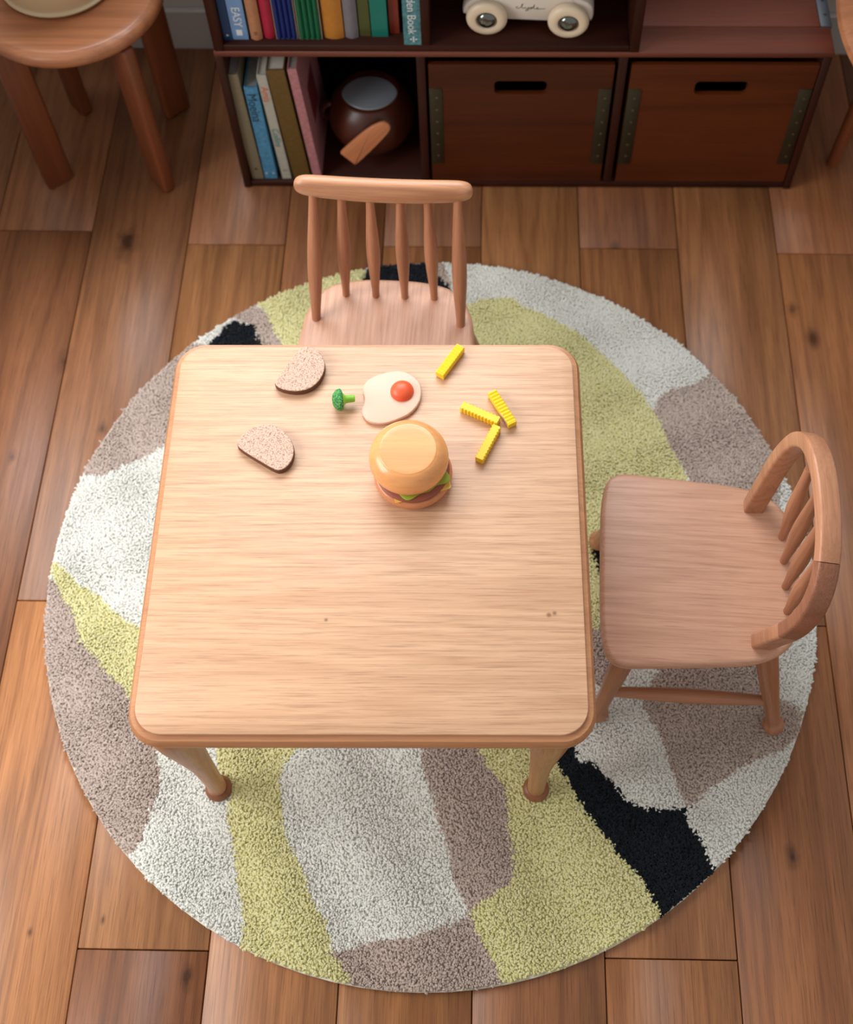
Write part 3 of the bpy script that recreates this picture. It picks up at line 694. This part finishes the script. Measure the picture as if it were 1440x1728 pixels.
box('cover_patch', (0.0172, 0.085, 0.16), (0.0004, 0.07, 0.10), plain('cover_maroon', (116, 40, 44), 0.5), b, 0)

# ------------------------------------------------------------------ round pot in the lower cubby
pot = thing('wooden_pot', 'dark brown round pot with grey lid and pale wooden paddle in lower cubby', 'pot', (0.362, 1.392, ZL))
pm = plain('pot_lacquer', (74, 30, 15), 0.36, noise=0.08, nscale=30)
prof = [(0.040, 0.0)] + [(0.088 * math.sin(a), 0.082 - 0.082 * math.cos(a)) for a in np.linspace(0.50, 2.36, 18)] + [(0.0585, 0.1435), (0.0560, 0.1440)]
lathe('pot_body', prof, pm, pot, n=40)
lid = [(0.0560 * math.cos(a), 0.0450 * math.sin(a) * abs(math.sin(a)) ** 0.18) for a in [2 * PI * k / 48 for k in range(48)]]
slab('lid', lid, [(0.001, 0.1395), (0, 0.1445), (0.0015, 0.1465), (0.004, 0.1472)], plain('lid_grey', (132, 138, 146), 0.4), pot, (0, -0.006, 0))
hp = smooth_prof([(-0.062, 0.0, 0.105), (-0.086, -0.004, 0.112), (-0.098, -0.006, 0.095), (-0.092, -0.004, 0.074), (-0.078, 0, 0.066)])
sweep('handle', hp, [ellsec(0.006, 0.008, 10)] * len(hp), pm, pot, up=(0, 1, 0))
pad = ccw(smooth_loop([(-0.066, -0.022), (-0.066, -0.018), (-0.062, 0.016), (-0.061, 0.021), (-0.054, 0.022), (0.020, 0.021), (0.060, 0.010), (0.066, -0.004), (0.056, -0.017), (0.0, -0.021)], 2))
pd = slab('paddle', pad, round_prof(0.008, 0.002), wood('paddle_wood', (214, 140, 96), (176, 106, 68), 'X', vary=0), pot, (-0.003, -0.0890, 0.102), (0, 0, 0))
pd.rotation_euler = (Matrix.Rotation(math.radians(-6), 3, 'X') @ Matrix(((1, 0, 0), (0, 0, -1), (0, 1, 0))) @ Matrix.Rotation(math.radians(49), 3, 'Z')).to_euler()

# ------------------------------------------------------------------ toy car on the upper shelf
car = thing('toy_car', 'cream wooden toy car with chrome hubs and black script on the shelf', 'toy', (0.6670, 1.3400, ZU), -0.045)
cm = plain('car_paint', (222, 212, 200), 0.35, coat=0.3); wm = plain('wheel_cream', (226, 206, 178), 0.4)
side = smooth_loop([(-0.115, 0.022), (-0.118, 0.05), (-0.095, 0.072), (-0.055, 0.082), (-0.03, 0.112), (0.055, 0.112), (0.085, 0.080), (0.115, 0.066), (0.118, 0.035), (0.112, 0.022)], 2)
cb = slab('car_body', side, [(0.006, -0.032), (0.002, -0.030), (0, -0.025), (0, 0.025), (0.002, 0.030), (0.006, 0.032)], cm, car, (0, 0.012, 0), (PI / 2, 0, 0))
box('underside', (0, 0.012, 0.021), (0.15, 0.05, 0.010), plain('car_black', (16, 16, 18), 0.4), car, 0.002)
scr = [(-.050, .30), (-.062, .38), (-.075, .25), (-.065, .05), (-.045, .05), (-.02, .30), (.0, .85), (.005, 1.0), (-.008, .95), (-.005, .3), (.01, .03), (.03, .30), (.035, .10), (.05, .03), (.07, .32), (.065, -.3), (.045, -.45), (.04, -.3), (.08, .05), (.115, .30), (.09, .35), (.085, .08), (.105, .05), (.125, .5), (.135, 1.0), (.13, .3), (.14, .03), (.16, .10), (.18, .3), (.17, .38), (.16, .2), (.175, .03), (.21, .12), (.26, .16)]
sp = smooth_prof([((x - 0.09) * 0.155, 0, z * 0.0105) for x, z in scr], 4)
sweep('script_lettering', sp, [ellsec(0.00055, 0.0003, 6)] * len(sp), plain('car_ink', (24, 20, 20), 0.5), car, (0.004, -0.0201, 0.0515), up=(0, 1, 0))
for sx in (-1, 1):
    for y0, fl in ((-0.0300, 1), (0.044, -1)):
        w = lathe('wheel', smooth_prof([(0.020, 0.010), (0.031, 0.010), (0.0355, 0.006), (0.0368, 0.0), (0.0360, -0.005), (0.032, -0.0090), (0.026, -0.0105), (0.0195, -0.0095), (0.0178, -0.006)]), wm, car, (sx * 0.0727, y0, 0.0368), (-PI / 2 if fl > 0 else PI / 2, 0, 0), 36)
        lathe('hub', [(0.0178, -0.006), (0.0172, -0.0085), (0.0145, -0.0120), (0.0100, -0.0148), (0.005, -0.0162), (0.001, -0.0166)], plain('chrome', (120, 124, 120), 0.06, 1.0), w, n=28)

# ------------------------------------------------------------------ stool with pot, and the round table at the right edge
def radial_leg(root, name, ang, r_in, r_out, h, t, m, parent=None):
    box(name, ((r_in + r_out) / 2 * math.cos(ang), (r_in + r_out) / 2 * math.sin(ang), h / 2), (r_out - r_in, t, h), m, root, 0.007, 3, rot=(0, 0, ang))
st1 = thing('round_stool', 'round wooden stool on four plank legs left of the bookshelf', 'stool', (-0.174, 1.384, 0))
sprof = smooth_prof([(0.140, 0.395), (0.163, 0.397), (0.1725, 0.403), (0.1765, 0.413), (0.1735, 0.423), (0.164, 0.429), (0.150, 0.4310), (0.06, 0.4312)])
lathe('stool_seat', sprof, M_STOOL, st1, n=64)
for a in (-44, 43, 133, 221): radial_leg(st1, 'leg', math.radians(a), 0.117, 0.1745, 0.3965, 0.027, M_STLEG)
pp = thing('cream_pot', 'cream ceramic pot standing on the round stool', 'pot', (-0.188, 1.405, 0.4314))
lathe('pot_body', smooth_prof([(0.086, 0.0), (0.100, 0.002), (0.107, 0.008), (0.108, 0.012), (0.104, 0.016), (0.106, 0.03), (0.112, 0.07), (0.115, 0.12), (0.112, 0.16), (0.107, 0.160), (0.104, 0.12), (0.06, 0.02)]), plain('cream_glaze', (206, 186, 150), 0.35), pp, n=48)
st2 = thing('low_oval_table', 'low oval wooden table whose rim and leg show at the right edge', 'table', (1.475, 1.330, 0))
oval = [(0.25 * math.cos(2 * PI * k / 96), 0.32 * math.sin(2 * PI * k / 96)) for k in range(96)]
slab('oval_top', oval, [(0.03, -0.027), (0.008, -0.025), (0.0, -0.015), (0.004, -0.005), (0.015, -0.0005), (0.03, 0.0)], M_STOOL, st2, (0, 0, 0.425))
for lx, ly in ((-0.160, 0.026), (0.160, 0.03), (0.0, 0.22), (0.0, -0.22)):
    spindle('leg', (lx, ly, 0.0), (lx * 0.86, ly * 0.9, 0.400), [(0, 0.0105), (0.02, 0.0125), (0.5, 0.0155), (1.0, 0.0190)], M_STLEG, st2, 18)

# ------------------------------------------------------------------ toy food on the table
ZT = TH + 0.0001
def local(pts):
    cx = sum(p[0] for p in pts) / len(pts); cy = sum(p[1] for p in pts) / len(pts)
    return (cx, cy), [(x - cx, y - cy) for x, y in pts]
mb, nt, bs = new_mat('bread_top')
tc = N(nt, 'ShaderNodeTexCoord'); nz = N(nt, 'ShaderNodeTexNoise', Scale=620.0, Detail=2.0)
nt.links.new(tc.outputs['Object'], nz.inputs['Vector'])
nt.links.new(ramp(nt, nz.outputs['Fac'], [(0.34, srgb((156, 116, 96))), (0.46, srgb((206, 170, 148))), (0.60, srgb((218, 188, 168)))]), bs.inputs['Base Color']); bs.inputs['Roughness'].default_value = 0.8
m_crust = plain('bread_crust', (104, 62, 42), 0.75, noise=0.15, nscale=500)
for lab, pts in (('speckled brown toy bread slice near the back edge of the table', [(0.2899, 0.5304), (0.2959, 0.5402), (0.3094, 0.5642), (0.3217, 0.5866), (0.3338, 0.5935), (0.3468, 0.5888), (0.3572, 0.5759), (0.3623, 0.5613), (0.3615, 0.5466), (0.3543, 0.5302), (0.3427, 0.5192), (0.3261, 0.5143), (0.3073, 0.5162), (0.2944, 0.5221)]),
                 ('speckled brown toy bread slice lying nearer the table centre', [(0.2462, 0.4268), (0.2477, 0.4354), (0.2571, 0.4475), (0.2728, 0.4582), (0.2893, 0.4608), (0.3067, 0.4534), (0.3217, 0.4381), (0.3285, 0.4228), (0.3284, 0.4059), (0.3212, 0.3923), (0.3112, 0.3862), (0.302, 0.3887), (0.275, 0.4051), (0.2541, 0.4184)])):
    (cx, cy), o_ = local(pts); o_ = smooth_loop(o_, 1)
    t = thing('toy_bread_slice', lab, 'toy food', (cx, cy, ZT), 0, 'toy bread slices')
    slab('crust', o_, [(0.001, 0), (0, 0.001), (0, 0.0095), (0.0004, 0.0102)], m_crust, t)
    slab('bread_face', o_, [(0.0005, 0.0100), (0.0004, 0.0114), (0.0012, 0.0120)], mb, t)
(cx, cy), o_ = local([(0.4191, 0.519), (0.4192, 0.5287), (0.4263, 0.54), (0.4391, 0.5478), (0.4569, 0.5537), (0.4749, 0.5554), (0.4908, 0.5479), (0.5021, 0.5354), (0.505, 0.5188), (0.5021, 0.5009), (0.4897, 0.4831), (0.4724, 0.4734), (0.455, 0.4664), (0.4409, 0.4662), (0.429, 0.47), (0.4214, 0.4794), (0.4191, 0.4888), (0.4221, 0.4984), (0.4227, 0.508)])
egg = thing('toy_fried_egg', 'toy fried egg with orange red yolk on the table behind the burger', 'toy food', (cx, cy, ZT))
slab('egg_white', smooth_loop(o_, 1), round_prof(0.0065, 0.002), plain('egg_white', (228, 188, 164), 0.42), egg)
lathe('yolk', [(0.0172 * math.cos(a), 0.0064 + 0.0125 * math.sin(a)) for a in np.linspace(0, 1.54, 12)], plain('yolk', (232, 92, 50), 0.4), egg, (0.4763 - cx, 0.5195 - cy, 0), n=32)
br = thing('toy_broccoli', 'small green toy broccoli floret lying on its side on the table', 'toy food', (0.3905, 0.4985, ZT))
ax = Vector((0.94, 0.20, -0.12)).normalized(); rq = ax.to_track_quat('Z', 'Y').to_euler()
mg, nt, bs = new_mat('floret_green')
tc = N(nt, 'ShaderNodeTexCoord'); vo = N(nt, 'ShaderNodeTexVoronoi', Scale=420.0); nt.links.new(tc.outputs['Object'], vo.inputs['Vector'])
nt.links.new(ramp(nt, vo.outputs['Distance'], [(0.1, srgb((120, 186, 112))), (0.6, srgb((34, 124, 52)))]), bs.inputs['Base Color'])
bp = N(nt, 'ShaderNodeBump'); bp.inputs['Distance'].default_value = 0.001; bp.inputs['Strength'].default_value = 0.8; bp.invert = True
nt.links.new(vo.outputs['Distance'], bp.inputs['Height']); nt.links.new(bp.outputs[0], bs.inputs['Normal']); bs.inputs['Roughness'].default_value = 0.7
lathe('floret', smooth_prof([(0.001, -0.0105), (0.008, -0.0092), (0.0135, -0.0050), (0.0162, 0.0), (0.0150, 0.0035), (0.009, 0.0050)]), mg, br, (-0.003, 0, 0.0162), rq, 28)
lathe('stem', smooth_prof([(0.0142, 0.0036), (0.0085, 0.0065), (0.0058, 0.010), (0.0055, 0.0185), (0.0052, 0.0215), (0.0040, 0.0222)]), plain('stem_green', (140, 206, 62), 0.5), br, (-0.003, 0, 0.0162), rq, 20)

# chips: square sticks with one pair of crinkled faces
m_fry = plain('fry_yellow', (246, 206, 30), 0.42)
m_raw = plain('bare_wood', (214, 182, 150), 0.7)
def fry_mesh(L=0.0590, w=0.0135, t=0.0130, n=11, ridge_top=True):
    s = 4; m = n * s; vs = []
    for i in range(m + 1):
        u = i / m; x = (u - 0.5) * L; e = min(u, 1 - u) * m
        a = 0.0014 * (0.5 + 0.5 * math.cos(2 * PI * n * u)) if 0 < i < m else 0.0
        if i in (0, m): a = 0.0008
        hw, ht = (w / 2, t / 2 - a) if ridge_top else (w / 2 - a, t / 2)
        for k, l in rrect(hw, ht, 0.0010, 1): vs.append((x, k, l + t / 2))
    q = 8; fs = []
    for i in range(m):
        for k in range(q): fs.append((i * q + k, i * q + (k + 1) % q, (i + 1) * q + (k + 1) % q, (i + 1) * q + k))
    fs.append(tuple(range(q - 1, -1, -1))); fs.append(tuple(m * q + k for k in range(q)))
    return vs, fs
for lab, ends, rt in (('yellow crinkled toy chip alone at the back edge of the table', ((0.5300, 0.5468), (0.5598, 0.5957)), True),
                      ('yellow toy chip lying flat side up, left one of the three together', ((0.5633, 0.4955), (0.6160, 0.4705)), False),
                      ('yellow crinkled toy chip with a chipped corner, rightmost on the table', ((0.6064, 0.5189), (0.6361, 0.4663)), True),
                      ('yellow toy chip pointing towards the table front, nearest of the three', ((0.6137, 0.4618), (0.5890, 0.4085)), False)):
    a, b = Vector(ends[0]), Vector(ends[1]); d = b - a
    vs, fs = fry_mesh(L=d.length, ridge_top=rt)
    o = put('toy_chip', vs, fs, m_fry, None, ((a.x + b.x) / 2, (a.y + b.y) / 2, ZT), (0, 0, math.atan2(d.y, d.x)), 30)
    tag(o, lab, 'toy food', 'yellow toy chips')
    if 'chipped' in lab: pw_ = box('bare_patch', (0.016, -0.00655, 0.0070), (0.019, 0.0008, 0.0085), m_raw, o, 0.0002); pw_['label'] = 'bare wood where the paint is chipped'

bx, by = 0.4975, 0.3845
bg = thing('toy_burger', 'wooden toy burger with a flat-topped bun and green and red layers', 'toy food', (bx, by, ZT))
m_bun = wood('bun_wood', (240, 172, 108), (210, 130, 72), 'X', rough=0.30, ring=3, ringamt=0.25, pore=0.1, vary=0, coat=0.25)
m_bunb = wood('bun_wood_under', (208, 134, 86), (172, 98, 58), 'X', rough=0.34, ring=3, ringamt=0.25, pore=0.1, vary=0, coat=0.2)
lathe('bottom_bun', smooth_prof([(0.040, 0.0), (0.0490, 0.003), (0.0540, 0.010), (0.0545, 0.016), (0.0520, 0.0205), (0.048, 0.0215)]), m_bunb, bg, n=48)
lathe('patty', round_prof(0.007, 0.0025) and [(0.0470, 0.0216), (0.0505, 0.0230), (0.0510, 0.0260), (0.0480, 0.0282)], plain('patty_red', (146, 74, 52), 0.5), bg, n=44)
ch = rrect(0.0400, 0.0400, 0.003, 2)
slab('cheese', ch, [(0, 0.0216), (0, 0.0232)], plain('cheese', (240, 190, 84), 0.45), bg, (0.004, -0.001, 0.0000), (0, 0, math.radians(18)))
lett = []
for k in range(72):
    a = 2 * PI * k / 72; r = 0.0430 + 0.0085 * max(0, math.cos(a - 4.55)) ** 34 + 0.0115 * max(0, math.cos(a + 0.36)) ** 40 + 0.0008 * math.sin(11 * a); lett.append((r * math.cos(a), r * math.sin(a)))
slab('lettuce', lett, [(0.001, 0.0284), (0, 0.0292), (0, 0.0306), (0.001, 0.0312)], plain('lettuce', (152, 164, 44), 0.5), bg, (0.001, 0.001, 0))
lathe('top_bun', smooth_prof([(0.044, 0.0313), (0.0505, 0.0335), (0.0540, 0.0395), (0.0548, 0.0470), (0.0532, 0.0560), (0.0485, 0.0640), (0.0430, 0.0692), (0.0392, 0.0712), (0.0370, 0.0717), (0.022, 0.0718)]), m_bun, bg, (-0.005, 0.007, 0.0), n=48)
